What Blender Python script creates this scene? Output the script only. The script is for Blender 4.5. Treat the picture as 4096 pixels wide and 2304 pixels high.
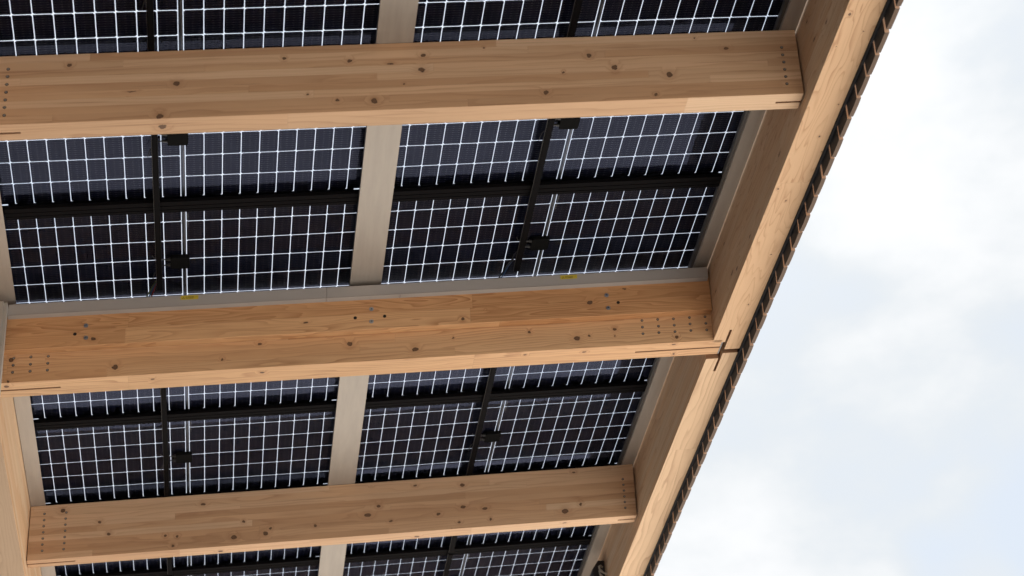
import bpy, math, random
from mathutils import Vector, Matrix
from math import radians as rad
random.seed(7)
sc = bpy.context.scene
for o in list(bpy.data.objects): bpy.data.objects.remove(o)

# ------------------------------------------------------------------ frame of reference
# the roof is a plane that falls gently; (x, y, z) is measured in the roof: x along the cross
# beams, y away from the viewer, z above eye height; plumb lines stay vertical.
ZX, SY, EYE = 0.0933, -0.0066, 1.62
TA = math.atan(ZX); CA, SA = math.cos(TA), math.sin(TA)
def W(x, y, z):
    zz = z + SY*(y-7.87); X = x + ZX*(z-6.18)
    return Vector((X*CA - zz*SA, y, X*SA + zz*CA + EYE))
# ------------------------------------------------------------------ camera
R = [[0.9828719559282271, -0.12286019235181242, -0.13736117131524767],
     [-0.053968520110174154, 0.5207904045961078, -0.8519769675981506],
     [0.17621043410348575, 0.844797447685478, 0.5052397008323506]]
def rw(d): return Vector((d[0]*CA - d[2]*SA, d[1], d[0]*SA + d[2]*CA))
cx, cy, cz = rw(R[0]), rw(R[1])*-1, rw(R[2])*-1
cam_d = bpy.data.cameras.new('camera'); cam = bpy.data.objects.new('camera', cam_d)
sc.collection.objects.link(cam); sc.camera = cam
M = Matrix((cx, cy, cz)).transposed().to_4x4(); M.translation = (0, 0, EYE); cam.matrix_world = M
cam_d.sensor_width = 36; cam_d.lens = 36*8426.97/4096; cam_d.clip_start = .05; cam_d.clip_end = 3000
cam_d.dof.use_dof = True; cam_d.dof.focus_distance = 11.9; cam_d.dof.aperture_fstop = 3.5
sc.render.resolution_x = 1024; sc.render.resolution_y = 576
sc.view_settings.view_transform = 'Standard'; sc.view_settings.look = 'None'
sc.view_settings.gamma = 1; sc.view_settings.exposure = 0.85
# ------------------------------------------------------------------ node helper
class NT:
    def __init__(s, nt): s.nt = nt; s.L = nt.links
    def n(s, t, **k):
        nd = s.nt.nodes.new(t)
        for a, v in k.items(): setattr(nd, a, v)
        return nd
    def put(s, nd, i, v):
        if v is None: return
        if isinstance(v, bpy.types.NodeSocket): s.L.new(v, nd.inputs[i])
        else: nd.inputs[i].default_value = v
    def m(s, op, a, b=None, c=None, clamp=False):
        nd = s.n('ShaderNodeMath', operation=op, use_clamp=clamp)
        for i, v in enumerate((a, b, c)): s.put(nd, i, v)
        return nd.outputs[0]
    def vm(s, op, a, b=None, out=0):
        nd = s.n('ShaderNodeVectorMath', operation=op); s.put(nd, 0, a); s.put(nd, 1, b)
        return nd.outputs[out]
    def xyz(s, x, y, z=0.0):
        nd = s.n('ShaderNodeCombineXYZ')
        for i, v in enumerate((x, y, z)): s.put(nd, i, v)
        return nd.outputs[0]
    def mr(s, v, a, b, c, d, smooth=False):
        nd = s.n('ShaderNodeMapRange')
        if smooth: nd.interpolation_type = 'SMOOTHSTEP'
        for i, q in enumerate((v, a, b, c, d)): s.put(nd, i, q)
        return nd.outputs[0]
    def mix(s, f, a, b, blend='MIX'):
        nd = s.n('ShaderNodeMix', data_type='RGBA', blend_type=blend)
        s.put(nd, 0, f); s.put(nd, 6, a); s.put(nd, 7, b); return nd.outputs[2]
    def noise(s, vec, scale=1., detail=2., rough=.5, w=None, dist=0.):
        nd = s.n('ShaderNodeTexNoise', noise_dimensions='4D' if w is not None else '3D')
        s.put(nd, 'Vector', vec); nd.inputs['Scale'].default_value = scale
        nd.inputs['Detail'].default_value = detail; nd.inputs['Roughness'].default_value = rough
        nd.inputs['Distortion'].default_value = dist
        if w is not None: s.put(nd, 'W', w)
        return nd.outputs[0]
# ------------------------------------------------------------------ sky
SUN_EL, SUN_ROT = rad(56), rad(-8)      # high, straight ahead
world = bpy.data.worlds.new("World"); sc.world = world; world.use_nodes = True
wt = NT(world.node_tree); wt.nt.nodes.clear()
sky = wt.n('ShaderNodeTexSky', sky_type='NISHITA', sun_disc=False, sun_elevation=SUN_EL, sun_rotation=SUN_ROT, air_density=1.2, dust_density=2.5)
d = wt.n('ShaderNodeTexCoord').outputs['Generated']
stretch = wt.vm('MULTIPLY', d, (1.0, 1.0, 1.7))
n1 = wt.noise(stretch, 5.5, 6., .5, dist=.25)
n2 = wt.noise(stretch, 13., 7., .6, w=3.)
cl = wt.m('ADD', wt.m('MULTIPLY', n1, .66), wt.m('MULTIPLY', n2, .34))
def blob(dx, dy, dz, size, amt):
    dist = wt.vm('DISTANCE', d, Vector((dx, dy, dz)).normalized()[:], out=1)
    return wt.m('MULTIPLY', wt.mr(dist, 0., size, 1., 0., True), amt)
holes = None
for b in ((.345, .735, .583, .055, .14), (.36, .80, .488, .04, .07), (.375, .845, .40, .05, .22), (.325, .868, .388, .03, .14), (.25, .835, .49, .035, .05), (.30, .80, .52, .05, -.06), (.318, .837, .446, .05, -.05), (.24, .868, .434, .05, -.05)):
    v = blob(*b); holes = v if holes is None else wt.m('ADD', holes, v)
cl = wt.m('SUBTRACT', cl, holes)
cover = wt.mr(cl, .26, .50, 0., 1., True)
cloud = wt.mix(wt.mr(cl, .40, .60, 0., 1., True), (.468, .492, .512, 1), (.572, .578, .586, 1))
K = 1/.13
blue = wt.mix(.88, sky.outputs[0], (.40*K, .435*K, .475*K, 1))
sc_cloud = wt.n('ShaderNodeVectorMath', operation='SCALE'); wt.L.new(cloud, sc_cloud.inputs[0]); sc_cloud.inputs[3].default_value = K*.97
col = wt.mix(cover, blue, sc_cloud.outputs[0])
sunv = (math.sin(SUN_ROT)*math.cos(SUN_EL), math.cos(SUN_ROT)*math.cos(SUN_EL), math.sin(SUN_EL))
gd = wt.vm('DISTANCE', d, sunv, out=1)
glow = wt.n('ShaderNodeVectorMath', operation='SCALE'); wt.L.new(col, glow.inputs[0])
wt.L.new(wt.m('ADD', 1., wt.mr(gd, .10, .60, .42, 0., True)), glow.inputs[3]); col = glow.outputs[0]
bg = wt.n('ShaderNodeBackground'); wt.put(bg, 'Color', col); bg.inputs['Strength'].default_value = .13
wo = wt.n('ShaderNodeOutputWorld'); wt.L.new(bg.outputs[0], wo.inputs[0])
sun_d = bpy.data.lights.new('sun', 'SUN'); sun_d.energy = 5.0; sun_d.angle = rad(6); sun_d.color = (1, .95, .88)
sun = bpy.data.objects.new('sun', sun_d); sc.collection.objects.link(sun)
sdir = Vector((math.sin(SUN_ROT)*math.cos(SUN_EL), math.cos(SUN_ROT)*math.cos(SUN_EL), math.sin(SUN_EL)))
sun.rotation_euler = sdir.to_track_quat('Z', 'Y').to_euler(); sun.location = (20, -10, 30)
sc.cycles.max_bounces = 10; sc.cycles.diffuse_bounces = 5; sc.cycles.transparent_max_bounces = 24

# ------------------------------------------------------------------ materials
MAT = {}
def newmat(name):
    m = bpy.data.materials.new(name); m.use_nodes = True
    t = NT(m.node_tree); b = m.node_tree.nodes['Principled BSDF']; MAT[name] = m
    return m, t, b
def wood(name, base=(.60, .40, .245), dark=(.40, .22, .11), lam=.0428, seed=0., knots=(), rk=5., rthr=.5,
         ringk=70., cath=.9, contrast=.55, tone=.10, streak=.5, inner=0., pw=3.5):
    m, t, b = newmat(name)
    uv = t.n('ShaderNodeUVMap', uv_map='wood').outputs[0]
    sp = t.n('ShaderNodeSeparateXYZ'); t.L.new(uv, sp.inputs[0]); u, v = sp.outputs[0], sp.outputs[1]
    lid = t.m('FLOOR', t.m('DIVIDE', t.m('MAXIMUM', v, -.001), lam))
    h1 = t.n('ShaderNodeTexWhiteNoise', noise_dimensions='2D'); t.L.new(t.xyz(lid, seed), h1.inputs['Vector'])
    seg = t.m('FLOOR', t.m('ADD', t.m('DIVIDE', u, 1.9), t.m('MULTIPLY', h1.outputs[0], 5.)))
    h2 = t.n('ShaderNodeTexWhiteNoise', noise_dimensions='3D'); t.L.new(t.xyz(lid, seg, seed+.5), h2.inputs['Vector'])
    W4 = t.m('ADD', t.m('ADD', t.m('MULTIPLY', lid, 3.17), t.m('MULTIPLY', seg, 1.31)), seed)
    # knots: the ones seen in the photograph plus a scatter of small ones
    kn = t.n('ShaderNodeTexNoise'); t.L.new(uv, kn.inputs['Vector']); kn.inputs['Scale'].default_value = 42.; kn.inputs['Detail'].default_value = 1.
    kuv = t.vm('ADD', uv, t.vm('MULTIPLY', t.vm('SUBTRACT', kn.outputs[1], (.5, .5, .5)), (.016, .011, 0.)))
    dk = None
    for k in knots:
        ru, rv = k[2], k[3]
        q = t.vm('MULTIPLY', t.vm('SUBTRACT', kuv, (k[0], k[1], 0)), (1/ru, 1/rv, 0))
        q = t.vm('LENGTH', q, out=1)
        dk = q if dk is None else t.m('MINIMUM', dk, q)
    vo = t.n('ShaderNodeTexVoronoi', voronoi_dimensions='3D', feature='F1')
    t.L.new(t.vm('ADD', t.vm('MULTIPLY', kuv, (.8, 1.25, 0)), t.xyz(seed*3.3, seed*1.7, seed)), vo.inputs['Vector'])
    vo.inputs['Scale'].default_value = rk
    vs = t.n('ShaderNodeSeparateColor'); t.L.new(vo.outputs['Color'], vs.inputs[0])
    rr = t.m('ADD', t.m('MULTIPLY', t.m('POWER', vs.outputs[1], 3.), .007), .0016)
    dr = t.m('DIVIDE', t.m('DIVIDE', vo.outputs['Distance'], rk), rr)
    dr = t.m('ADD', dr, t.m('MULTIPLY', t.m('LESS_THAN', vs.outputs[0], rthr), 30.))
    dk = dr if dk is None else t.m('MINIMUM', dk, dr)
    wob = t.noise(uv, 160., 1.)
    dk = t.m('ADD', dk, t.m('MULTIPLY', t.m('SUBTRACT', wob, .5), .55))
    halo = t.mr(dk, 1., 4.2, 1., 0., True)
    # growth rings as contours of a stretched height field
    nz = t.noise(t.vm('MULTIPLY', uv, (1.15, 11., 1.)), 1., 2.2, .42, w=W4)
    nz2 = t.noise(t.vm('MULTIPLY', uv, (7., 30., 1.)), 1., 2., .5, w=W4)
    hgt = t.m('ADD', t.m('MULTIPLY', nz, cath*.16), t.m('MULTIPLY', v, t.m('ADD', .18, t.m('MULTIPLY', h2.outputs[0], .75))))
    hgt = t.m('ADD', hgt, t.m('MULTIPLY', nz2, .006)); hgt = t.m('ADD', hgt, t.m('MULTIPLY', halo, .018))
    fr = t.m('FRACT', t.m('MULTIPLY', hgt, ringk))
    late = t.m('MULTIPLY', t.m('POWER', fr, pw), t.mr(fr, .93, 1., 1., 0.))
    ringamt = t.mr(t.noise(t.vm('MULTIPLY', uv, (1.3, 9., 1.)), 1., 1., w=t.m('ADD', W4, 9.)), .3, .7, .25, 1.)
    fib = t.noise(t.vm('MULTIPLY', uv, (9., 330., 1.)), 1., 3., .6)
    big = t.noise(t.vm('MULTIPLY', uv, (.9, 5., 1.)), 1., 2., w=t.m('ADD', W4, 4.))
    st = t.noise(t.vm('MULTIPLY', uv, (1.4, 60., 1.)), 1., 2., .5, w=W4)
    st = t.mr(st, .60, .78, 0., 1., True)
    c = t.mix(t.m('MULTIPLY', t.m('MULTIPLY', late, ringamt), contrast), (*base, 1), (*dark, 1))
    c = t.mix(t.m('MULTIPLY', st, streak*.55), c, (dark[0]*.85, dark[1]*.8, dark[2]*.8, 1))
    tn = t.m('ADD', t.m('MULTIPLY', t.m('SUBTRACT', h2.outputs[0], .5), tone*2.2), t.m('MULTIPLY', t.m('SUBTRACT', big, .5), tone*2.6))
    tn = t.m('ADD', tn, t.m('MULTIPLY', t.m('SUBTRACT', fib, .5), .16))
    # thin glue line between lamellae, faint finger joints
    fv = t.m('FRACT', t.m('DIVIDE', t.m('MAXIMUM', v, .02), lam))
    glue = t.m('MULTIPLY', t.m('LESS_THAN', fv, .035), .10)
    fu = t.m('FRACT', t.m('ADD', t.m('DIVIDE', u, 1.9), t.m('MULTIPLY', h1.outputs[0], 5.)))
    fj = t.m('MULTIPLY', t.m('LESS_THAN', t.m('ADD', fu, t.m('MULTIPLY', t.m('PINGPONG', v, .004), 1.6)), .0035), .16)
    tn = t.m('SUBTRACT', tn, t.m('ADD', glue, fj))
    ck = t.noise(t.vm('MULTIPLY', uv, (2.2, 190., 1.)), 1., 1., w=t.m('ADD', W4, 21.))   # fine drying checks
    tn = t.m('SUBTRACT', tn, t.m('MULTIPLY', t.mr(ck, .735, .80, 0., 1.), .38))
    mul = t.m('ADD', 1., tn)
    hue = t.mix(h2.outputs[0], (1.05, .955, .87, 1), (.97, 1.01, 1.05, 1))
    c = t.mix(1., c, hue, 'MULTIPLY')
    sc_ = t.n('ShaderNodeVectorMath', operation='SCALE'); t.L.new(c, sc_.inputs[0]); t.L.new(mul, sc_.inputs[3])
    c = t.mix(t.m('MULTIPLY', halo, .20), sc_.outputs[0], (dark[0]*.95, dark[1]*.85, dark[2]*.8, 1))
    inside = t.mr(dk, .85, 1.12, 1., 0.); core = t.mix(t.noise(uv, 260., 2.), (.055, .030, .018, 1), (.24, .13, .075, 1))
    rim = t.m('MULTIPLY', t.mr(t.m('ABSOLUTE', t.m('SUBTRACT', dk, .95)), 0., .22, 1., 0.), .8)
    c = t.mix(inside, c, core); c = t.mix(rim, c, (.05, .028, .018, 1))
    if inner < 0: c = t.mix(t.m('MULTIPLY', t.m('LESS_THAN', v, 0.), -inner), c, (.22, .17, .13, 1))   # shade browned into the underside colour
    elif inner: c = t.mix(t.m('MULTIPLY', t.m('GREATER_THAN', v, 0.), inner), c, (.20, .165, .14, 1))   # shade greyed into the side face colour
    t.put(b, 'Base Color', c); b.inputs['Roughness'].default_value = .62; b.inputs['Specular IOR Level'].default_value = .28
    bm = t.n('ShaderNodeBump'); bm.inputs['Strength'].default_value = .12; bm.inputs['Distance'].default_value = .002
    t.L.new(t.m('ADD', fib, t.m('MULTIPLY', late, .4)), bm.inputs['Height']); t.L.new(bm.outputs[0], b.inputs['Normal'])
    return m
KN_A = [(-0.223, 0.322, 0.0091, 0.0091), (0.267, 0.196, 0.013, 0.013), (0.198, 0.012, 0.0143, 0.0143), (0.759, 0.317, 0.0078, 0.0078), (1.066, 0.29, 0.0091, 0.0091), (0.066, 0.159, 0.0195, 0.0026), (0.869, 0.106, 0.0052, 0.0052), (1.009, 0.066, 0.0078, 0.0078), (1.416, 0.308, 0.0117, 0.0078), (1.407, 0.224, 0.0156, 0.013), (1.707, 0.34, 0.0045, 0.0045), (1.259, 0.263, 0.0162, 0.0052), (1.181, 0.053, 0.013, 0.013), (2.214, 0.271, 0.0117, 0.0117), (2.336, 0.196, 0.013, 0.013), (2.085, 0.177, 0.0058, 0.0058), (2.6, 0.142, 0.0143, 0.0143), (1.994, 0.062, 0.011, 0.011), (2.524, 0.027, 0.0084, 0.0084), (1.319, 0.143, 0.0052, 0.0052), (2.896, 0.286, 0.0117, 0.0078), (2.745, 0.355, 0.0052, 0.0052), (0.211, -0.065, 0.017, 0.016)]
KN_B = [(-0.636, 0.139, 0.0116, 0.0116), (-0.081, 0.057, 0.0141, 0.0141), (0.494, 0.066, 0.0067, 0.0067), (1.193, 0.115, 0.0133, 0.0133), (0.698, 0.149, 0.0116, 0.0067), (-0.641, 0.008, 0.0067, 0.0067), (1.556, 0.057, 0.0158, 0.0133), (2.206, 0.124, 0.0083, 0.0083), (2.475, 0.066, 0.0183, 0.0133), (2.547, 0.077, 0.0067, 0.0067), (2.695, 0.109, 0.0108, 0.0083), (2.693, 0.064, 0.005, 0.005), (1.772, 0.114, 0.005, 0.005), (3.049, 0.034, 0.0091, 0.0091), (2.519, -0.046, 0.01, 0.0063), (2.18, -0.039, 0.0083, 0.0063), (3.035, -0.022, 0.0108, 0.0063), (3.056, -0.132, 0.0067, 0.0101), (0.714, -0.056, 0.0117, 0.0075), (0.123, -0.058, 0.01, 0.0075), (-0.652, -0.042, 0.0117, 0.0125)]
KN_L = [(-0.203, 0.038, 0.0132, 0.0099), (0.947, 0.065, 0.0116, 0.005), (2.554, 0.09, 0.0149, 0.0116), (1.822, 0.033, 0.0099, 0.0083), (2.759, 0.166, 0.0116, 0.0041)]
KN_C = [(-0.517, 0.334, 0.0145, 0.012), (-0.279, 0.234, 0.0114, 0.009), (-0.216, 0.146, 0.0124, 0.0083), (0.143, 0.104, 0.0083, 0.0083), (0.22, 0.093, 0.0083, 0.0083), (0.378, 0.307, 0.0145, 0.0083), (0.642, 0.163, 0.0083, 0.0083), (0.582, 0.058, 0.0186, 0.0124), (0.817, 0.101, 0.0083, 0.0083), (0.787, 0.068, 0.0155, 0.0124), (1.108, 0.097, 0.0093, 0.0093), (1.452, 0.146, 0.0207, 0.0125), (0.194, 0.029, 0.0093, 0.0093), (1.526, 0.203, 0.0134, 0.0103), (1.92, 0.115, 0.0114, 0.0093), (2.084, 0.153, 0.0165, 0.0103), (2.232, 0.131, 0.0155, 0.0083), (2.77, 0.068, 0.0196, 0.0155), (2.877, 0.11, 0.0103, 0.0103), (2.266, 0.05, 0.0083, 0.0083), (2.057, 0.044, 0.0103, 0.0072), (1.606, 0.089, 0.0103, 0.0072), (2.085, 0.312, 0.0145, 0.0105), (1.77, 0.333, 0.0103, 0.0072), (2.845, 0.347, 0.0124, 0.0062), (1.779, -0.079, 0.0145, 0.0094), (2.766, -0.036, 0.0124, 0.0062), (0.498, -0.075, 0.0145, 0.0106)]
KN_E = [(7.2, -0.03, 0.0098, 0.0065), (7.331, -0.127, 0.0045, 0.003), (7.435, -0.028, 0.0037, 0.0024), (7.889, -0.157, 0.0058, 0.0039), (8.149, -0.128, 0.006, 0.004), (8.593, -0.024, 0.0074, 0.0049), (8.705, -0.091, 0.0064, 0.0043), (9.22, -0.134, 0.0057, 0.0038), (9.731, -0.125, 0.006, 0.004), (10.334, -0.132, 0.0115, 0.0077), (7.719, 0.372, 0.012, 0.005), (7.448, 0.154, 0.014, 0.005), (7.649, 0.211, 0.02, 0.006), (8.428, 0.098, 0.025, 0.005), (9.129, 0.064, 0.016, 0.005), (9.558, 0.105, 0.026, 0.005), (9.452, 0.067, 0.02, 0.006), (9.942, 0.224, 0.016, 0.005), (9.652, 0.354, 0.016, 0.005)]
wood('beam_wood_upper', knots=KN_A, seed=1.3, base=(.60, .395, .245), dark=(.34, .175, .085), cath=.5, contrast=.6, tone=.15, ringk=55, streak=.9)
wood('beam_wood_middle', knots=KN_B, seed=4.1, base=(.625, .38, .205), dark=(.38, .19, .09), cath=.8, contrast=.95, ringk=62, lam=.055, pw=2.4, tone=.13, streak=.7)
wood('ledger_wood', knots=KN_L, seed=8.6, base=(.645, .37, .185), dark=(.38, .17, .07), cath=2.4, contrast=1., lam=.098, ringk=40, tone=.14, pw=1.6)
wood('beam_wood_lower', knots=KN_C, seed=2.9, base=(.60, .395, .245), dark=(.34, .18, .10), cath=.7, contrast=.7, tone=.16, ringk=55, streak=.75)
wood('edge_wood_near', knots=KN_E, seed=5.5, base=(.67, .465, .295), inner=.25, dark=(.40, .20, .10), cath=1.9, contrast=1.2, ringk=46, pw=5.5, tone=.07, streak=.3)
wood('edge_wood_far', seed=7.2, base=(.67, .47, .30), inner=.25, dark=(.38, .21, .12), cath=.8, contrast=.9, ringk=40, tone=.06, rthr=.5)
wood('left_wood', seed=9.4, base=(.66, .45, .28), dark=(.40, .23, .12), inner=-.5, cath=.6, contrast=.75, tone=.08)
wood('board_side_wood', seed=6.3, base=(.54, .37, .26), dark=(.35, .2, .12), lam=5., cath=.5, contrast=.5, rthr=.97)
wood('board_wood', seed=3.3, base=(.40, .25, .165), dark=(.22, .12, .07), lam=5., cath=.5, contrast=.5, rthr=.97)

def endgrain(name, base, dark):
    m, t, b = newmat(name)
    uv = t.n('ShaderNodeUVMap', uv_map='wood').outputs[0]
    oi = t.n('ShaderNodeObjectInfo')
    off = t.xyz(t.m('MULTIPLY', oi.outputs['Random'], .10), .09)
    r = t.vm('DISTANCE', uv, off, out=1)
    r = t.m('ADD', r, t.m('MULTIPLY', t.noise(uv, 20.), .006))
    fr = t.m('FRACT', t.m('MULTIPLY', r, 190.))
    c = t.mix(t.m('MULTIPLY', t.m('POWER', fr, 2.), .7), (*base, 1), (*dark, 1))
    t.put(b, 'Base Color', c); b.inputs['Roughness'].default_value = .8
    return m
endgrain('end_grain', (.36, .20, .11), (.20, .10, .05))
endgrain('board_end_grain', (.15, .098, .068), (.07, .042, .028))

def plain(name, colr, rough=.5, metal=0., spec=.5, nscale=0., namt=.0, stretch=(1, 1, 1), coat=0., ior=1.5):
    m, t, b = newmat(name)
    if nscale:
        tc = t.n('ShaderNodeTexCoord').outputs['Object']
        nz = t.noise(t.vm('MULTIPLY', tc, stretch), nscale, 4., .6)
        k = t.m('ADD', 1., t.m('MULTIPLY', t.m('SUBTRACT', nz, .5), namt*2))
        s_ = t.n('ShaderNodeVectorMath', operation='SCALE'); s_.inputs[0].default_value = colr; t.L.new(k, s_.inputs[3])
        t.L.new(s_.outputs[0], b.inputs['Base Color'])
        t.put(b, 'Roughness', t.m('ADD', rough, t.m('MULTIPLY', t.m('SUBTRACT', nz, .5), .25)))
    else:
        b.inputs['Base Color'].default_value = (*colr, 1); b.inputs['Roughness'].default_value = rough
    b.inputs['Metallic'].default_value = metal; b.inputs['Specular IOR Level'].default_value = spec
    b.inputs['Coat Weight'].default_value = coat; b.inputs['IOR'].default_value = 1.18 if spec < .1 else ior
    return m
plain('black_aluminium', (.006, .0055, .006), .45, 0., .07, 6., .25, (1, 1, 1))
plain('frame_black', (.004, .004, .0045), .5, 0., .06, 5., .2)
plain('black_plastic', (.007, .007, .007), .6, 0., .08, 30., .2)
plain('connector_plastic', (.008, .008, .009), .35)
plain('strip_metal', (.37, .325, .283), .48, .25, .5, 5., .22, (5, .5, 1))
plain('gutter_metal', (.42, .385, .36), .5, .1, .5, 5., .06, (.5, 3, 3))
plain('duct_metal', (.40, .385, .36), .45, .1, .5, 4., .06)
plain('trim_dark', (.06, .055, .05), .45, .2)
plain('steel', (.24, .24, .24), .45, .5, .5, 40., .3)
plain('zinc', (.45, .46, .48), .35, .9, .5, 60., .3)
plain('hole_dark', (.015, .010, .008), .9)
plain('membrane', (.018, .019, .024), .7, 0., .3, 12., .3)
plain('ribbon', (.13, .11, .085), .55)
plain('tape_black', (.012, .012, .013), .45)
plain('sticker_yellow', (.60, .46, .05), .35, 0., .5)
plain('sticker_ink', (.015, .013, .01), .5)
plain('cable_grey', (.46, .43, .38), .45)
plain('cable_black', (.012, .012, .012), .4)
plain('cable_red', (.14, .012, .010), .4)
plain('cable_blue', (.010, .045, .12), .4)
plain('cable_green', (.06, .08, .02), .4)
plain('lamp_black', (.012, .013, .018), .4, 0., .5, 20., .2)
plain('print_grey', (.10, .10, .10), .6)
plain('conductor_black', (.008, .008, .010), .5)
# paving that lights the underside of the roof
m, t, b = newmat('paving')
tc = t.n('ShaderNodeTexCoord').outputs['Object']
nz = t.noise(tc, .35, 5., .6); br = t.n('ShaderNodeTexBrick'); t.L.new(tc, br.inputs['Vector'])
br.inputs['Scale'].default_value = .8; br.inputs['Mortar Size'].default_value = .004
br.inputs['Color1'].default_value = (.60, .575, .54, 1); br.inputs['Color2'].default_value = (.56, .54, .51, 1); br.inputs['Mortar'].default_value = (.40, .39, .37, 1)
t.put(b, 'Base Color', t.mix(1., br.outputs[0], t.mix(nz, (.85, .85, .85, 1), (1.1, 1.1, 1.1, 1)), 'MULTIPLY')); b.inputs['Roughness'].default_value = .8
# silicon cells: dark, with thin busbars
m, t, b = newmat('cell')
uv = t.n('ShaderNodeUVMap', uv_map='wood').outputs[0]
sp = t.n('ShaderNodeSeparateXYZ'); t.L.new(uv, sp.inputs[0])
cu = t.m('FRACT', sp.outputs[0]); cv = t.m('FRACT', sp.outputs[1])
line = t.m('LESS_THAN', t.m('ABSOLUTE', t.m('SUBTRACT', t.m('FRACT', t.m('MULTIPLY', cv, 10.)), .5)), .07)
pads = t.m('LESS_THAN', t.m('ABSOLUTE', t.m('SUBTRACT', t.m('FRACT', t.m('ADD', t.m('MULTIPLY', cu, 3.), .1)), .5)), .13)
wn = t.n('ShaderNodeTexWhiteNoise', noise_dimensions='2D')
t.L.new(t.xyz(t.m('FLOOR', sp.outputs[0]), t.m('FLOOR', sp.outputs[1])), wn.inputs['Vector'])
cc = t.mix(wn.outputs[0], (.0020, .0026, .0085, 1), (.0042, .0042, .0105, 1))
amt = t.m('MULTIPLY', line, t.m('ADD', .05, t.m('MULTIPLY', pads, .12)))
t.put(b, 'Base Color', t.mix(amt, cc, (.50, .43, .36, 1))); b.inputs['Roughness'].default_value = .38
b.inputs['Specular IOR Level'].default_value = .05
# glass: clear pane with a Fresnel reflection
m, t, b = newmat('module_glass'); m.node_tree.nodes.remove(b)
fr = t.n('ShaderNodeFresnel'); fr.inputs[0].default_value = 1.22
tr = t.n('ShaderNodeBsdfTransparent'); tr.inputs[0].default_value = (.90, .93, .985, 1)
gl = t.n('ShaderNodeBsdfGlossy'); gl.inputs['Roughness'].default_value = .025; gl.inputs['Color'].default_value = (.44, .50, .82, 1)
gb = t.n('ShaderNodeNewGeometry'); fac = t.m('MULTIPLY', fr.outputs[0], t.m('SUBTRACT', 1., gb.outputs['Backfacing']))
mx = t.n('ShaderNodeMixShader'); t.L.new(fac, mx.inputs[0]); t.L.new(tr.outputs[0], mx.inputs[1]); t.L.new(gl.outputs[0], mx.inputs[2])
t.L.new(mx.outputs[0], m.node_tree.nodes['Material Output'].inputs[0])

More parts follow.
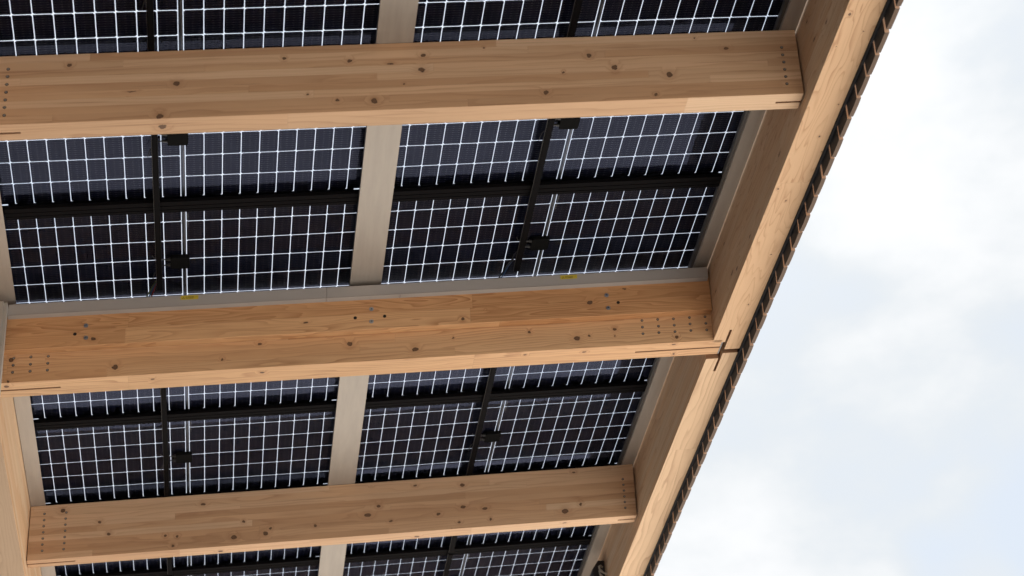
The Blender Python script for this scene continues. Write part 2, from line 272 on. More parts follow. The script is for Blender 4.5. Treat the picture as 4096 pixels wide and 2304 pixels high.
# ------------------------------------------------------------------ mesh helpers
class MB:
    def __init__(s): s.v = []; s.f = []; s.uv = []; s.mi = []; s.mats = []
    def mat(s, name):
        if name not in s.mats: s.mats.append(name)
        return s.mats.index(name)
    def poly(s, pts, mat, uvs=None, smooth=False):
        i = len(s.v); s.v += [tuple(p) for p in pts]; s.f.append(tuple(range(i, i+len(pts))))
        s.uv += uvs if uvs else [(p[0], p[1]) for p in pts]; s.mi.append(s.mat(mat))
    def box(s, x0, x1, y0, y1, z0, z1, mat, uvf=None, skip=''):
        P = lambda a, b_, c: (a, b_, c)
        F = {'b': [P(x0, y0, z0), P(x0, y1, z0), P(x1, y1, z0), P(x1, y0, z0)], 't': [P(x0, y0, z1), P(x1, y0, z1), P(x1, y1, z1), P(x0, y1, z1)],
             'f': [P(x0, y0, z0), P(x1, y0, z0), P(x1, y0, z1), P(x0, y0, z1)], 'k': [P(x1, y1, z0), P(x0, y1, z0), P(x0, y1, z1), P(x1, y1, z1)],
             'l': [P(x0, y1, z0), P(x0, y0, z0), P(x0, y0, z1), P(x0, y1, z1)], 'r': [P(x1, y0, z0), P(x1, y1, z0), P(x1, y1, z1), P(x1, y0, z1)]}
        for k, q in F.items():
            if k in skip: continue
            mm = mat[k] if isinstance(mat, dict) and k in mat else (mat['*'] if isinstance(mat, dict) else mat)
            s.poly(q, mm, uvf(k, q) if uvf else None)
    def prism(s, prof, axis, a0, a1, mat):
        n = len(prof)
        def P(a, q): return (a, q[0], q[1]) if axis == 'x' else ((q[0], a, q[1]) if axis == 'y' else (q[0], q[1], a))
        for i in range(n):
            q, r = prof[i], prof[(i+1) % n]
            s.poly([P(a0, q), P(a1, q), P(a1, r), P(a0, r)], mat)
        s.poly([P(a0, q) for q in prof][::-1], mat); s.poly([P(a1, q) for q in prof], mat)
    def tube(s, pts, r, mat, n=10):
        rings = []
        for i, p in enumerate(pts):
            p = Vector(p); a = Vector(pts[max(i-1, 0)]); b_ = Vector(pts[min(i+1, len(pts)-1)]); d_ = (b_-a).normalized()
            up = Vector((0, 0, 1)) if abs(d_.z) < .9 else Vector((1, 0, 0)); e1 = d_.cross(up).normalized(); e2 = d_.cross(e1)
            rings.append([p + e1*math.cos(k*2*math.pi/n)*r + e2*math.sin(k*2*math.pi/n)*r for k in range(n)])
        for i in range(len(rings)-1):
            for k in range(n): s.poly([rings[i][k], rings[i][(k+1) % n], rings[i+1][(k+1) % n], rings[i+1][k]], mat)
        s.poly(rings[0][::-1], mat); s.poly(rings[-1], mat)
    def disc_y(s, x, y, z, r, h, mat, n=14):   # short cylinder standing off a face that looks towards -y
        a = [(x+math.cos(k*2*math.pi/n)*r, z+math.sin(k*2*math.pi/n)*r) for k in range(n)]
        for k in range(n):
            p, q = a[k], a[(k+1) % n]; s.poly([(p[0], y, p[1]), (q[0], y, q[1]), (q[0], y-h, q[1]), (p[0], y-h, p[1])], mat)
        s.poly([(p[0], y-h, p[1]) for p in a], mat)
    def build(s, name, org, parent=None, bevel=0., raw=False):
        me = bpy.data.meshes.new(name); T = (lambda p: Vector(p)) if raw else (lambda p: W(*p) - W(*org))
        me.from_pydata([T(p) for p in s.v], [], s.f)
        ul = me.uv_layers.new(name='wood')
        for i, q in enumerate(s.uv): ul.data[i].uv = q
        for i, k in enumerate(s.mi): me.polygons[i].material_index = k
        for mm in s.mats: me.materials.append(MAT[mm])
        import bmesh
        bm = bmesh.new(); bm.from_mesh(me); bmesh.ops.remove_doubles(bm, verts=bm.verts, dist=1e-5)
        bmesh.ops.recalc_face_normals(bm, faces=bm.faces); bm.to_mesh(me); bm.free()
        o = bpy.data.objects.new(name, me); sc.collection.objects.link(o)
        if parent: o.parent = parent
        else: o.location = W(*org) if not raw else (0, 0, 0)
        if bevel:
            b_ = o.modifiers.new('bevel', 'BEVEL'); b_.width = bevel; b_.segments = 2; b_.limit_method = 'ANGLE'; b_.angle_limit = rad(40); b_.harden_normals = False
        return o
def tag(o, label=None, cat=None, group=None, kind=None):
    if label: o['label'] = label
    if cat: o['category'] = cat
    if group: o['group'] = group
    if kind: o['kind'] = kind
    return o
def empty(name, org, label, cat, group=None):
    o = bpy.data.objects.new(name, None); sc.collection.objects.link(o); o.location = W(*org); o.empty_display_size = .1
    return tag(o, label, cat, group)

def beam(name, axis, A, B, low, ztop, wmat, org, emat='end_grain', parent=None, bevel=.0022):
    """timber whose underside may hold slots: A, B are break points along and across,
    low(i, j) gives the underside height of a cell or None where the timber is cut away"""
    mb = MB(); zb = min(low(i, j) for i in range(len(A)-1) for j in range(len(B)-1) if low(i, j) is not None)
    P = (lambda a, b_, z: (a, b_, z)) if axis == 'x' else (lambda a, b_, z: (b_, a, z))
    def get(i, j): return low(i, j) if 0 <= i < len(A)-1 and 0 <= j < len(B)-1 else None
    for i in range(len(A)-1):
        for j in range(len(B)-1):
            z = get(i, j)
            if z is None: continue
            a0, a1, b0, b1 = A[i], A[i+1], B[j], B[j+1]; q = [(a0, b0), (a1, b0), (a1, b1), (a0, b1)]
            mb.poly([P(a, c, z) for a, c in q], wmat, [(a, -(c-B[0])-.002) for a, c in q])
            mb.poly([P(a, c, ztop) for a, c in q], wmat, [(a, 2+c) for a, c in q])
            for di, dj, e in ((0, -1, ((a0, b0), (a1, b0))), (0, 1, ((a0, b1), (a1, b1))), (-1, 0, ((a0, b0), (a0, b1))), (1, 0, ((a1, b0), (a1, b1)))):
                nb = get(i+di, j+dj); hi = ztop if nb is None else nb
                if hi <= z + 1e-6: continue
                (p0, p1), (q0, q1) = e
                end = di != 0; inner = nb is not None
                uvf = (lambda a, c, zz: (c, zz)) if end else (lambda a, c, zz: (a, zz-zb))
                pts = [(p0, p1, z), (q0, q1, z), (q0, q1, hi), (p0, p1, hi)]
                mb.poly([P(*w_) for w_ in pts], 'end_grain' if (end or inner) else wmat, [uvf(*w_) for w_ in pts])
    return mb.build(name, org, parent, bevel)
def dowels(parent, pts, y, zb, org):
    for x, v in pts:
        mb = MB(); mb.disc_y(x, y, zb+v, .0080, .0006, 'hole_dark'); mb.disc_y(x, y-.0006, zb+v, .0058, .0012, 'steel')
        mb.build('dowel', org, parent)

# ------------------------------------------------------------------ ground
g = MB(); S_ = 400
g.poly([(-S_, -S_, 0), (S_, -S_, 0), (S_, S_, 0), (-S_, S_, 0)], 'paving')
tag(g.build('ground', (0, 0, 0), raw=True), kind='structure')

# unseen buildings, added around the viewer (they keep the low sky off the timber)
m, t, b = newmat('render_wall')
tc = t.n('ShaderNodeTexCoord').outputs['Object']
t.put(b, 'Base Color', t.mix(t.noise(tc, .6, 4., .6), (.24, .21, .18, 1), (.32, .28, .24, 1))); b.inputs['Roughness'].default_value = .85
plain('window_glass', (.02, .025, .03), .08, 0., .8)
def blocker(x0, x1, y0, y1, h, label):
    org = ((x0+x1)/2, (y0+y1)/2, 0); r_ = bpy.data.objects.new('blocker', None); sc.collection.objects.link(r_); r_.location = org
    tag(r_, label, 'blocker')
    def part(mb, nm):
        ox, oy, oz = org; mb.v = [(p[0]-ox, p[1]-oy, p[2]) for p in mb.v]; o = mb.build(nm, (0, 0, 0), raw=True); o.parent = r_; return o
    mb = MB(); mb.box(x0, x1, y0, y1, 0, h, 'render_wall'); part(mb, 'wall')
    mb = MB(); mb.box(x0-.3, x1+.3, y0-.3, y1+.3, h+.002, h+.4, 'trim_dark'); part(mb, 'roof')
    n = int((x1-x0)/3) if (x1-x0) > (y1-y0) else int((y1-y0)/3)
    for fl in range(int(h/3.2)):
        for i in range(n):
            mb = MB(); z0 = 1.0+fl*3.2
            if (x1-x0) > (y1-y0): c = x0+1.5+i*3; mb.box(c-.6, c+.6, y1+.002, y1+.05, z0, z0+1.5, 'window_glass')
            else: c = y0+1.5+i*3; mb.box(x1+.002, x1+.05, c-.6, c+.6, z0, z0+1.5, 'window_glass')
            part(mb, 'window')
blocker(-30, 26, -26, -14, 13, 'added, house-like brown rendered building behind the viewer, outside the photo')
blocker(-20, 2, 34, 44, 9, 'added, house-like low brown rendered building beyond the far end of the roof, outside the photo')
blocker(-34, -22, -10, 40, 13, 'added, house-like brown rendered building far to the left, outside the photo')
# ------------------------------------------------------------------ cross beams
XL, XR = -.723, 3.263
yA, zA, yB, zB, yL, zL, yC, zC = 7.886, 5.714, 10.108, 5.642, 10.052, 5.812, 12.55, 5.721
TOP = 6.10
def cross(name, y0, w, zb, kl, kr, ky, mat, label, x1=XR-.009, kd=.06, lab=True, top=TOP):
    org = (XL, y0, zb)
    root = empty('cross_beam', org, label, 'beam', 'timber cross beams under the solar roof')
    A = [XL+.002] + ([kl] if kl else []) + ([kr] if kr else []) + [x1]; B = [y0, ky-.006, ky+.006, y0+w]
    n = len(A)-1
    def low(i, j):
        if j == 1 and ((i == 0 and kl) or (i == n-1 and kr)): return zb+kd
        return zb
    beam('timber', 'x', A, B, low, top, mat, org, parent=root)
    return root, org
BA = [(3.175, 0.28), (3.175, 0.235), (3.176, 0.191), (3.175, 0.147), (3.175, 0.104), (3.176, 0.061), (-0.497, 0.311), (-0.497, 0.269), (-0.497, 0.225), (-0.497, 0.181), (-0.497, 0.138), (-0.497, 0.096), (-0.495, 0.052)]
BB = [(-0.622, 0.149), (-0.532, 0.151), (-0.44, 0.149), (-0.622, 0.106), (-0.531, 0.106), (-0.44, 0.106), (-0.622, 0.063), (-0.53, 0.063), (-0.439, 0.064), (2.858, 0.156), (2.95, 0.157), (3.042, 0.155), (3.136, 0.157), (3.228, 0.156), (2.857, 0.113), (2.951, 0.113), (3.043, 0.113), (3.136, 0.115), (3.229, 0.113), (2.857, 0.07), (2.95, 0.071), (3.044, 0.071), (3.137, 0.072), (3.23, 0.07)]
BC = [(-0.632, 0.32), (-0.631, 0.276), (-0.631, 0.234), (-0.631, 0.191), (-0.631, 0.148), (-0.631, 0.106), (-0.629, 0.063), (-0.494, 0.319), (-0.496, 0.276), (-0.495, 0.234), (-0.494, 0.191), (-0.494, 0.147), (-0.494, 0.105), (-0.495, 0.063), (3.178, 0.272), (3.179, 0.23), (3.179, 0.187), (3.179, 0.144), (3.179, 0.103), (3.179, 0.06)]
r, o_ = cross('upper', yA, .122, zA, -.424, 3.128, 7.953, 'beam_wood_upper', 'broad glued timber cross beam nearest the top of the photo, seven steel dowels at its left end')
dowels(r, BA, yA, zA, o_)
r, o_ = cross('middle', yB, .160, zB, -.371, 2.821, 10.192, 'beam_wood_middle', 'orange-toned timber cross beam behind the grey gutter and ledger plank, fifteen dowels at its right end', x1=3.318)
dowels(r, BB, yB, zB, o_)
r, o_ = cross('lower', yC, .108, zC, -.422, 3.133, 12.606, 'beam_wood_lower', 'knotty timber cross beam nearest the bottom of the photo, with two dowel columns at its left end')
dowels(r, BC, yC, zC, o_)
# beams beyond the frame that shade and are mirrored in the glass
for y0 in (3.3, 5.6, 14.86):
    cross('out', y0, .14, 5.70, None, None, y0+.07, 'beam_wood_lower', 'timber cross beam beyond the edge of the photo, carrying the same solar roof')
# ledger plank on the near face of the middle beam
org = (XL, yL, zL)
led = empty('ledger_plank', org, 'timber plank with swirling grain screwed to the middle beam just below the grey gutter', 'plank')
beam('plank', 'x', [XL+.003, XR-.003], [yL, yB-.0012], lambda i, j: zL, 6.075, 'ledger_wood', org, parent=led, bevel=.002)
for x, v in [(-0.246, 0.124), (-0.242, 0.048), (1.312, 0.127), (1.311, 0.048), (2.653, 0.131), (2.657, 0.047)]:
    mb = MB(); mb.disc_y(x, yL, zL+v, .0125, .002, 'zinc', 18); mb.disc_y(x, yL-.002, zL+v, .0062, .003, 'zinc', 10); mb.disc_y(x, yL-.005, zL+v, .003, .0004, 'hole_dark', 8)
    mb.build('screw', org, led)
for x, v in [(-0.302, 0.075), (1.221, 0.077), (1.385, 0.077), (2.717, 0.08)]:
    mb = MB(); mb.disc_y(x, yL, zL+v, .0098, .0004, 'hole_dark', 18); mb.build('drill_hole', org, led)

# ------------------------------------------------------------------ edge beam on the right, two timbers meeting at the middle beam
XO = 3.441; XM = 3.337
org = (XR, 3, zB)
Bx = [XR, XM, XM+.013, XO]; KD = .09
Ay = [2.5, 10.002, 10.137, 10.222]
def low1(i, j):
    if i == 2: return zB if j == 2 else None
    if j == 1 and i == 1: return zB+KD
    return zB
root = empty('edge_beam', org, 'long pale edge beam running up to the top right corner, oval grain loops on its underside', 'beam', 'edge beam timbers along the right side')
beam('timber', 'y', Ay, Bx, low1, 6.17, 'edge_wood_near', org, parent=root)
org = (XR, 10.3, zB)
def low2(i, j):
    if i == 0: return zB if j == 2 else None
    if j == 1 and i == 1: return zB+KD
    return zB
root2 = empty('edge_beam', org, 'lower edge beam timber beyond the cross-shaped joint, running down to the bottom edge', 'beam', 'edge beam timbers along the right side')
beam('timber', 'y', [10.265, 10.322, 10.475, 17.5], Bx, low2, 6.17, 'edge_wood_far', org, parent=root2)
# steel hanger in the joint
hg = empty('steel_hanger', (3.33, 10.2, zB), 'dark steel hanger plate set in the cross-shaped timber joint', 'bracket')
mb = MB(); mb.box(3.3205, 3.3265, 10.10, 10.272, zB+.004, 6.02, 'steel'); mb.build('end_plate', (3.33, 10.2, zB), hg)
mb = MB(); mb.box(2.83, 3.3205, 10.1885, 10.1955, zB+.022, 6.0, 'steel'); mb.build('fin_plate', (3.33, 10.2, zB), hg)
mb = MB(); mb.box(3.28, 3.335, 10.128, 10.1365, zB+.008, zB+.02, 'steel'); mb.build('lug', (3.33, 10.2, zB), hg)

# left side beam
org = (-.93, 3, zB)
root = empty('edge_beam', org, 'timber side beam along the left border of the photo, its right face pale and its underside browner', 'beam')
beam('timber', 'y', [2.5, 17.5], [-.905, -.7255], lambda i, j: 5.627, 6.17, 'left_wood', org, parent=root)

# ------------------------------------------------------------------ cladding boards outside the edge beam
org = (3.46, 3, 5.56)
cl_ = empty('board_cladding', org, 'row of brown vertical boards on black underlay outside the edge beam', 'cladding')
mb = MB(); mb.box(XO+.0012, 3.4545, 2.5, 17.5, 5.632, 6.21, 'membrane'); mb.build('underlay', org, cl_)
mb = MB(); mb.box(XO-.03, XO+.045, 2.5, 17.5, 6.212, 6.218, 'trim_dark'); mb.build('top_flashing', org, cl_)
k = 0
y = 7.239 - .16556*8
while y < 15.6:
    jy = random.uniform(-.002, .002); jx = random.uniform(-.0015, .0015); jz = random.uniform(-.003, .003)
    mb = MB(); x0, x1 = 3.4565+jx, 3.4785+jx; y0, y1 = y+jy-.002, y+jy+.1455; z0 = 5.562+jz
    n = 5; cup = random.uniform(.0006, .0022); z1 = 6.21
    ys = [y0+(y1-y0)*i/n for i in range(n+1)]; off = [cup*(1-((i/n)*2-1)**2) for i in range(n+1)]
    for i in range(n):
        a, c = i, i+1
        mb.poly([(x1+off[a], ys[a], z0), (x1+off[c], ys[c], z0), (x1+off[c], ys[c], z1), (x1+off[a], ys[a], z1)], 'board_wood', [(z0, k+ys[a]), (z0, k+ys[c]), (z1, k+ys[c]), (z1, k+ys[a])])
        mb.poly([(x0+off[a], ys[a], z0), (x0+off[c], ys[c], z0), (x0+off[c], ys[c], z1), (x0+off[a], ys[a], z1)], 'membrane')
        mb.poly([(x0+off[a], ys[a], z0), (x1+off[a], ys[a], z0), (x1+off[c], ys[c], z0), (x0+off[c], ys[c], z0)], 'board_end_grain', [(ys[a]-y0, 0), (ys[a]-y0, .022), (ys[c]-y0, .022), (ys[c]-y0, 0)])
        mb.poly([(x0+off[a], ys[a], z1), (x1+off[a], ys[a], z1), (x1+off[c], ys[c], z1), (x0+off[c], ys[c], z1)], 'board_wood')
    for yy in (y0, y1):
        mb.poly([(x0, yy, z0), (x1, yy, z0), (x1, yy, z1), (x0, yy, z1)], 'board_side_wood', [(z0, 3*k), (z0, 3*k+.022), (z1, 3*k+.022), (z1, 3*k)])
    mb.build('board', org, cl_)
    y += .16556; k += 1

# the same roof, extended unseen left and towards the viewer to cut light
for nm_, a0, a1, b0, b1 in (('shade_roof', -22, -4.95, -4, 24), ('shade_roof', -4.94, 3.44, -1, 3.42)):
    mb = MB(); mb.box(a0, a1, b0, b1, 6.15, 6.20, 'frame_black'); tag(mb.build(nm_, (a0, b0, 6.15)), kind='structure')
for xb in (-5.0, -9.3, -13.6, -17.9):
    org = (xb, -8, 5.63); mb = MB(); mb.box(xb, xb+.18, -4, 24, 5.63, 6.14, 'left_wood'); tag(mb.build('canopy_beam', org), kind='structure')
# ------------------------------------------------------------------ metal strips under the panel joints
def strip(x0, x1, z, label, left_trim=False, ya=2.6, yb=10.20, yc=10.30, yd=17.3):
    org = (x0, ya, z); r = empty('metal_strip', org, label, 'metal strip', 'wide metal strips between the solar panels')
    for a, c in ((ya, yb), (yc, yd)):
        mb = MB(); mb.box(x0, x1, a, c, z, z+.004, 'strip_metal'); mb.build('sheet', org, r)
        mb = MB(); mb.box(x0, x0+.003, a, c, z+.0042, z+.045, 'trim_dark'); mb.build('edge_fold', org, r)
        if left_trim:
            mb = MB(); mb.prism([(x0-.020, 6.150), (x0-.016, 6.128), (x0-.004, 6.116), (x0-.004, 6.150)], 'y', a, c, 'trim_dark'); mb.build('edge_trim', org, r)
            mb = MB(); mb.box(x0-.0035, x0-.0008, a, c, z-.001, z+.03, 'strip_metal'); mb.build('bright_lip', org, r)
strip(1.192, 1.369, 6.1015, 'wide beige metal strip in the middle, between the left and right columns of solar panels')
strip(-.7215, -.629, 6.1015, 'beige metal strip at the left, between the solar panels and the left side beam')
strip(3.183, 3.2615, 6.1015, 'narrow grey metal strip at the right, between the solar panels and the edge beam', True)

# ------------------------------------------------------------------ gutter on the middle beam
org = (XL, 10.02, 6.005)
gut = empty('gutter', org, 'grey sheet-metal gutter box running across, above the timber ledger plank', 'gutter')
def gutter_part(name, x0, x1):
    mb = MB(); yf = 10.022
    mb.poly([(x0, yf, 6.006), (x1, yf, 6.006), (x1, yf-.003, 6.075), (x0, yf-.003, 6.075)], 'gutter_metal')
    mb.poly([(x0, yf, 6.006), (x1, yf, 6.006), (x1, yL-.001, 6.001), (x0, yL-.001, 6.001)], 'gutter_metal')
    mb.poly([(x0, yf-.003, 6.075), (x1, yf-.003, 6.075), (x1, 10.30, 6.077), (x0, 10.30, 6.077)], 'gutter_metal')
    mb.poly([(x0, yL-.001, 6.001), (x1, yL-.001, 6.001), (x1, 10.30, 6.077), (x0, 10.30, 6.077)], 'gutter_metal')
    for x in (x0, x1): mb.poly([(x, yf, 6.006), (x, yL-.001, 6.001), (x, 10.30, 6.077), (x, yf-.003, 6.075)], 'gutter_metal')
    return mb.build(name, org, gut, .0008)
gutter_part('trough', -.664, 1.0602); gutter_part('trough', 1.0618, 3.249)
mb = MB(); mb.box(-.664, 3.249, 10.0198, 10.0208, 6.0085, 6.0105, 'strip_metal'); mb.build('fold_line', org, gut)
mb = MB(); mb.box(1.4714, 1.4726, 10.0235, 10.0495, 5.9995, 6.0042, 'trim_dark'); mb.build('lip_seam', org, gut)

org = (-.72, 10.0, 5.44)
du = empty('cable_duct', org, 'vertical grey metal duct at the left border, in front of the gutter end', 'duct')
mb = MB(); mb.prism([(9.955, 5.50), (10.018, 5.44), (10.018, 6.06), (9.955, 6.06)], 'x', -.80, -.684, 'duct_metal'); mb.build('duct_body', org, du, .001)
mb = MB(); mb.prism([(9.962, 5.45), (10.018, 5.40), (10.018, 6.055), (9.962, 6.055)], 'x', -.6835, -.664, 'duct_metal'); mb.build('duct_flange', org, du, .001)

# ------------------------------------------------------------------ warning stickers
def text_mesh(body, size, bold=0.0):
    cu_ = bpy.data.curves.new('txt', 'FONT'); cu_.body = body; cu_.size = size; cu_.offset = bold
    ob = bpy.data.objects.new('txt', cu_); sc.collection.objects.link(ob)
    dg = bpy.context.evaluated_depsgraph_get(); me = ob.evaluated_get(dg).to_mesh()
    out = ([tuple(v.co[:2]) for v in me.vertices], [tuple(p.vertices) for p in me.polygons])
    ob.evaluated_get(dg).to_mesh_clear(); bpy.data.objects.remove(ob); return out
def sticker(x0, ztop, label, y=10.0185, w=.097, h=.026, cut=True, tilt=0.):
    org = (x0, y, ztop-h); r = empty('warning_sticker', org, label, 'sticker', 'yellow warning stickers about direct current')
    mb = MB(); z0, z1 = ztop-h, ztop; c = .006 if cut else .0015
    o = [(x0+c*.4, z0), (x0+w, z0+tilt), (x0+w, z1+tilt), (x0+c, z1), (x0, z1-c), (x0, z0+c*.6)]
    for dy in (0, -.0004): mb.poly([(a, y+dy-(.0)*b_, b_) for a, b_ in o], 'sticker_yellow')
    for i in range(len(o)):
        p, q = o[i], o[(i+1) % len(o)]; mb.poly([(p[0], y, p[1]), (q[0], y, q[1]), (q[0], y-.0004, q[1]), (p[0], y-.0004, p[1])], 'sticker_yellow')
    mb.build('backing', org, r)
    mb = MB(); ya = y-.0006; cxx, b0, s_ = x0+.016, z0+.005, .016
    T0 = [(cxx-s_/2, b0), (cxx+s_/2, b0), (cxx, b0+s_*.9)]; T1 = [(cxx-s_/2+.0024, b0+.0014), (cxx+s_/2-.0024, b0+.0014), (cxx, b0+s_*.9-.0026)]
    for i in range(3):
        j = (i+1) % 3; mb.poly([(T0[i][0], ya, T0[i][1]), (T0[j][0], ya, T0[j][1]), (T1[j][0], ya, T1[j][1]), (T1[i][0], ya, T1[i][1])], 'sticker_ink')
    mb.poly([(cxx+.0008, ya, b0+.0105), (cxx-.0014, ya, b0+.0058), (cxx+.0002, ya, b0+.0062)], 'sticker_ink')
    mb.poly([(cxx-.0002, ya, b0+.0070), (cxx+.0014, ya, b0+.0074), (cxx-.0006, ya, b0+.0022)], 'sticker_ink')
    mb.build('warning_triangle', org, r)
    mb = MB()
    for body, xx, zz_, sz, bo in (('Gleichstromleitung', x0+.0275, z0+.0145, .0070, .00022), ('D.C.', x0+.0815, z0+.0148, .0062, 0.), ('Photovoltaikanlage', x0+.0275, z0+.0068, .0070, .00022), ('www.', x0+.070, z0+.002, .003, 0.)):
        if body == 'www.': continue
        vs_, fs_ = text_mesh(body, sz, bo)
        for f_ in fs_: mb.poly([(xx+vs_[i][0]*.86, ya, zz_+vs_[i][1]) for i in f_], 'sticker_ink')
    mb.build('lettering', org, r)
sticker(.258, 6.0715, 'yellow direct-current warning sticker on the gutter below the left panels, its left corner cut off')
sticker(2.387, 6.0705, 'yellow direct-current warning sticker on the gutter below the right panels, square cornered', cut=False, tilt=.001)
sticker(-.7605, 5.80, 'yellow warning sticker on the grey duct at the left border, mostly outside the photo', y=9.9546, w=.073, h=.03, cut=False)

# ------------------------------------------------------------------ black rails
def rail_x(x0, x1, y, label):
    org = (x0, y, 6.125); r = empty('cross_rail', org, label, 'rail', 'black rails under the panel joints')
    a, b_ = y-.046, y+.050
    # profile with two grooves in the underside
    z0, z1, gd = 6.130, 6.1495, .012
    prof = [(a, z1), (a, z0), (y-.012, z0), (y-.012, z0+gd), (y-.006, z0+gd), (y-.006, z0), (y+.022, z0), (y+.022, z0+gd), (y+.028, z0+gd), (y+.028, z0), (b_, z0), (b_, z1)]
    mb = MB()
    for i in range(len(prof)):
        p, q = prof[i], prof[(i+1) % len(prof)]; mb.poly([(x0, *p), (x1, *p), (x1, *q), (x0, *q)], 'black_aluminium')
    mb.poly([(x0, *p) for p in prof], 'black_aluminium'); mb.poly([(x1, *p) for p in prof], 'black_aluminium')
    mb.build('profile', org, r)
JY = {1: 8.083, 2: 9.236, 3: 11.553-.015, 4: 13.85-.015, 0: 6.93, 5: 12.709, 6: 15.02, 7: 5.77}
for (x0, x1, side) in ((-.6255, 1.188, 'left'), (1.372, 3.170, 'right')):
    rail_x(x0, x1, JY[2]-.006, 'black grooved rail across the %s solar panels between the top beam and the gutter' % side)
    rail_x(x0, x1, JY[3]-.004, 'black grooved rail across the %s solar panels just under the orange-toned middle beam' % side)
    rail_x(x0, x1, JY[4]-.004, 'black grooved rail across the %s solar panels at the bottom edge of the photo' % side)
    for q in (0, 1, 5, 6, 7): rail_x(x0, x1, JY[q]-.006, 'black grooved rail under the solar roof, hidden behind a beam or out of the photo')
def rail_y(x, w, y0, y1, label):
    org = (x, y0, 6.10); r = empty('long_rail', org, label, 'rail', 'black rails running away under the panels')
    mb = MB(); h0, h1 = 6.1015, 6.1285
    prof = [(x-w/2, h1), (x-w/2, h0+.006), (x-w/2+.003, h0+.006), (x-w/2+.003, h0), (x+w/2, h0), (x+w/2, h1)]
    mb.prism(prof, 'y', y0, y1, 'black_aluminium'); mb.build('profile', org, r, .0006)
    mb = MB(); mb.box(x-w/2-.0016, x-w/2-.0002, y0, y1, h0+.005, h0+.008, 'trim_dark'); mb.build('lip', org, r)
for x, w, s_ in ((.144, .030, 'left'), (2.134, .034, 'right')):
    rail_y(x, w, 2.8, 10.0, 'black rail under the %s panels, running up from the gutter past the top beam' % s_)
    rail_y(x, w, 10.30, 13.79, 'black rail under the %s panels, crossing behind the lowest beam' % s_)
    rail_y(x, w, 13.815, 17.2, 'short end of black rail under the %s panels at the bottom edge of the photo' % s_)

# ------------------------------------------------------------------ solar panels
PX, PY, GX, GY, CG = .0930, .184, .0039, .0054, .0272
ZC = 6.180
def cell_mesh():
    mb = MB(); ch = .0085
    for r_ in range(6):
        for c in range(20):
            x0 = c*PX + (CG if c >= 10 else 0) + GX/2; x1 = x0+PX-GX
            if c == 9: x1 += GX/2-.0005
            if c == 10: x0 -= GX/2-.0005
            y0 = r_*PY+GY/2; y1 = y0+PY-GY
            right = ((r_ % 2 == 0) == (c < 10))
            if right: o = [(x0, y0), (x1-ch, y0), (x1, y0+ch), (x1, y1-ch), (x1-ch, y1), (x0, y1)]
            else: o = [(x0+ch, y0), (x1, y0), (x1, y1), (x0+ch, y1), (x0, y1-ch), (x0, y0+ch)]
            uvs = [(c+(a-x0)/(x1-x0)*.998, r_+(b_-y0)/(y1-y0)*.998) for a, b_ in o]
            mb.poly([(a, b_, 0) for a, b_ in o], 'cell', uvs); mb.poly([(a, b_, .0006) for a, b_ in o][::-1], 'cell', uvs[::-1])
            for i in range(6):
                p, q = o[i], o[(i+1) % 6]; mb.poly([(*p, 0), (*q, 0), (*q, .0006), (*p, .0006)], 'cell', [uvs[i]]*4)
    return mb
WX = 20*PX+CG
def rel(mb, name, parent, base, bevel=0.):
    mb.v = [(p[0]+base[0], p[1]+base[1], p[2]+base[2]) for p in mb.v]; return mb.build(name, base, parent, bevel)
base = (0, 8, ZC)
proto = empty('solar_panel', base, 'p', 'solar panel', 'glass solar panels of the roof')
rel(cell_mesh(), 'cells', proto, base)
mg = .0135
mb = MB(); mb.box(-.028, WX+.028, -mg-.002, 6*PY+mg+.002, -.0048, -.0018, 'module_glass'); rel(mb, 'glass_pane', proto, base)
mb = MB(); fh0, fh1, fl = -.030, .006, .022
X0, X1, Y0, Y1 = -.034, WX+.034, -mg-.006, 6*PY+mg+.006
mb.box(X0, X1, Y0, Y0+.0035, fh0, fh1, 'frame_black'); mb.box(X0, X1, Y1-.0035, Y1, fh0, fh1, 'frame_black')
mb.box(X0, X0+.0035, Y0+.0036, Y1-.0036, fh0, fh1, 'frame_black'); mb.box(X1-.0035, X1, Y0+.0036, Y1-.0036, fh0, fh1, 'frame_black')
mb.box(X0+.0036, X1-.0036, Y0+.0036, Y0+fl, fh0, fh0+.002, 'frame_black'); mb.box(X0+.0036, X1-.0036, Y1-fl, Y1-.0036, fh0, fh0+.002, 'frame_black')
mb.box(X0+.0036, X0+fl, Y0+fl+.0001, Y1-fl-.0001, fh0, fh0+.002, 'frame_black'); mb.box(X1-fl, X1-.0036, Y0+fl+.0001, Y1-fl-.0001, fh0, fh0+.002, 'frame_black')
rel(mb, 'frame', proto, base)
# string conductors that darken the margins, leaving small clear corners
mb = MB()
mb.box(.055, WX-.055, 6*PY-GY/2-.0025, 6*PY+mg+.001, -.0010, -.0004, 'conductor_black'); mb.box(.055, WX-.055, -mg-.001, GY/2-.0004, -.0010, -.0004, 'conductor_black')
mb.box(-.028, WX+.028, 6*PY+.006, 6*PY+mg+.001, -.0016, -.0011, 'conductor_black'); mb.box(-.028, WX+.028, -mg-.001, -.006, -.0016, -.0011, 'conductor_black')
for x0, x1 in ((-.028, -.0006), (WX+.0006, WX+.028)): mb.box(x0, x1, -.0059, 6*PY+.0059, -.0010, -.0004, 'conductor_black')
rel(mb, 'edge_conductors', proto, base)
mb = MB(); c0 = 10*PX
mb.box(c0+.0030, c0+CG-.0034, -mg, 6*PY+mg, -.0010, -.0004, 'tape_black'); rel(mb, 'centre_tape', proto, base)
mb = MB(); mb.box(c0+.0150, c0+.0192, -mg+.001, 6*PY+mg-.001, -.0017, -.0011, 'ribbon'); rel(mb, 'ribbon', proto, base)
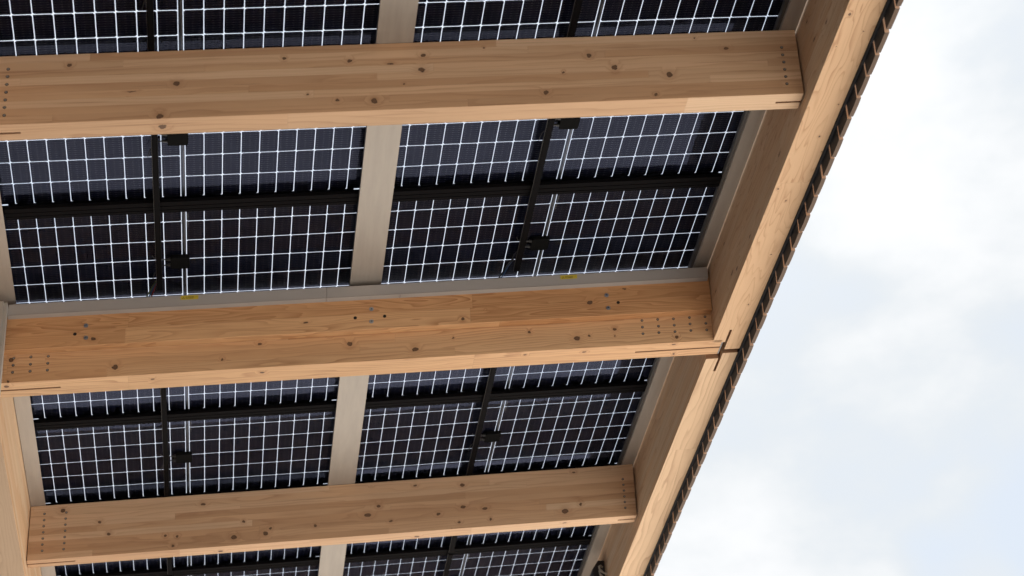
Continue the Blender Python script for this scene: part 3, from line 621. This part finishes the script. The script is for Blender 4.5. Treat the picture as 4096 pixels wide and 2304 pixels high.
# faint printed marks beside the centre line
mb = MB(); random.seed(5)
for i in range(26): y_ = PY*.55+i*.0052; mb.box(c0+CG+.004, c0+CG+.004+random.choice((.004, .007, .009)), y_, y_+.0022, -.0052, -.0049, 'print_grey')
for i in range(12): y_ = PY*.9+i*.0034; mb.box(c0-.002, c0+.012, y_, y_+random.choice((.0006, .0014)), -.0052, -.0049, 'print_grey')
rel(mb, 'printed_marks', proto, base); proto_marks = True
# junction box with two connectors and leads
jx, jy = c0-.010, 3*PY
mb = MB(); rr = .014; x0, x1, y0, y1 = jx-.050, jx+.052, jy-.055, jy+.058
def rrect(x0, x1, y0, y1, r_, n=5):
    out = []
    for (a, b_, s0) in ((x1-r_, y1-r_, 0), (x0+r_, y1-r_, 90), (x0+r_, y0+r_, 180), (x1-r_, y0+r_, 270)):
        for k_ in range(n+1): an = rad(s0+90*k_/n); out.append((a+math.cos(an)*r_, b_+math.sin(an)*r_))
    return out
mb.prism(rrect(x0, x1, y0, y1, rr), 'z', -.028, -.0052, 'black_plastic'); jb = rel(mb, 'junction_box', proto, base, .0015)
for ra, rb in ((x0+.022, x0+.030), (x1-.030, x1-.018)):
    mb = MB(); mb.prism(rrect(ra, rb, y0+.02, y1-.02, .002), 'z', -.0288, -.0279, 'black_plastic'); rel(mb, 'lid_rib', jb, base)
for yy in (jy-.028, jy+.028):
    mb = MB(); mb.tube([(x0+.001, yy, -.017), (x0-.012, yy, -.017), (x0-.013, yy, -.017)], .0095, 'connector_plastic'); mb.tube([(x0-.0131, yy, -.017), (x0-.030, yy, -.017)], .0065, 'connector_plastic'); rel(mb, 'connector', jb, base)
    mb = MB(); s__ = -1 if yy < jy else 1
    pts = [(x0-.029, yy, -.017), (x0-.042, yy+s__*.004, -.018), (x0-.062, yy+s__*.022, -.022), (x0-.085, yy+s__*.045, -.034), (x0-.097, yy+s__*.09, -.045)]
    mb.tube(pts, .0028, 'cable_black', 8); rel(mb, 'lead', jb, base)
def kids(o): return [c for c in bpy.data.objects if c.parent is o]
tree = [(c, kids(c)) for c in kids(proto)]
def copy_panel(loc, label, first=False):
    if first: r_ = proto
    else:
        r_ = proto.copy(); sc.collection.objects.link(r_)
        for c, ks in tree:
            d_ = c.copy(); sc.collection.objects.link(d_); d_.parent = r_
            for k_ in ks: e_ = k_.copy(); sc.collection.objects.link(e_); e_.parent = d_
    r_.location = W(*loc); r_['label'] = label
    return r_
ROWS = [(3.50, None), (4.65, None), (5.80, None),
        (6.955, '%s solar panel above the top beam, at the upper edge of the photo'),
        (8.1075, '%s solar panel between the top beam and the first black cross rail'),
        (9.2598, '%s solar panel just above the grey gutter, below the first cross rail'),
        (10.4207, '%s solar panel just below the middle beam, above the second cross rail'),
        (11.5774, '%s solar panel just above the lowest beam, below the second cross rail'),
        (12.733, '%s solar panel showing as a thin slice just below the lowest beam'),
        (13.8887, '%s solar panel cut by the bottom edge of the photo'), (15.045, None), (16.2, None)]
first = True
for y0, lb in ROWS:
    for X, s_ in ((-.667, 'left-hand'), (1.325, 'right-hand')):
        copy_panel((X, y0, ZC), lb % s_ if lb else 'glass solar panel of the same roof beyond the edge of the photo', first); first = False
    for X in (-2.85, -4.84): copy_panel((X, y0, ZC), 'glass solar panel in the neighbouring bay beyond the left side beam')

# coloured cables near the gutter
def cable(cx_, cy_, label, mats):
    org = (cx_, cy_, 6.12); r_ = empty('cable_bundle', org, label, 'cables')
    for i, mname in enumerate(mats):
        dx = i*.014; mb = MB()
        mb.tube([(cx_-.075+dx, cy_+.17, 6.118), (cx_-.070+dx, cy_+.10, 6.108+.006*i), (cx_-.048+dx*.9, cy_+.03, 6.116), (cx_-.018+dx*.45, cy_-.03, 6.138), (cx_+.010, cy_-.08, 6.146)], .0042, mname, 8)
        mb.build('cable', org, r_)
cable(.125, 10.03, 'small bundle of green, blue and red cables beside the left rail at the gutter', ['cable_green', 'cable_blue', 'cable_red'])
cable(2.10, 10.02, 'pair of dark cables beside the right rail at the gutter', ['cable_black', 'cable_blue'])

# ------------------------------------------------------------------ black fitting on the edge beam with two pale cables
org = (3.23, 13.9, 5.9)
lf = empty('cable_fitting', org, 'black angular cable box with two pale looped cables on the edge beam', 'cable box')
mb = MB(); prof = [(3.2615, 5.985), (3.215, 5.99), (3.17, 5.925), (3.19, 5.75), (3.2615, 5.75)]
mb.prism(prof, 'y', 13.86, 14.0, 'lamp_black'); mb.build('housing', org, lf, .003)
for dz in (0, -.035):
    mb = MB(); mb.tube([(3.245, 13.862, 5.935+dz), (3.228, 13.84, 5.94+dz), (3.214, 13.82, 5.925+dz), (3.214, 13.805, 5.895+dz), (3.228, 13.795, 5.870+dz), (3.248, 13.795, 5.858+dz), (3.266, 13.795, 5.853+dz)], .0065, 'cable_grey', 10)
    mb.build('cable', org, lf)
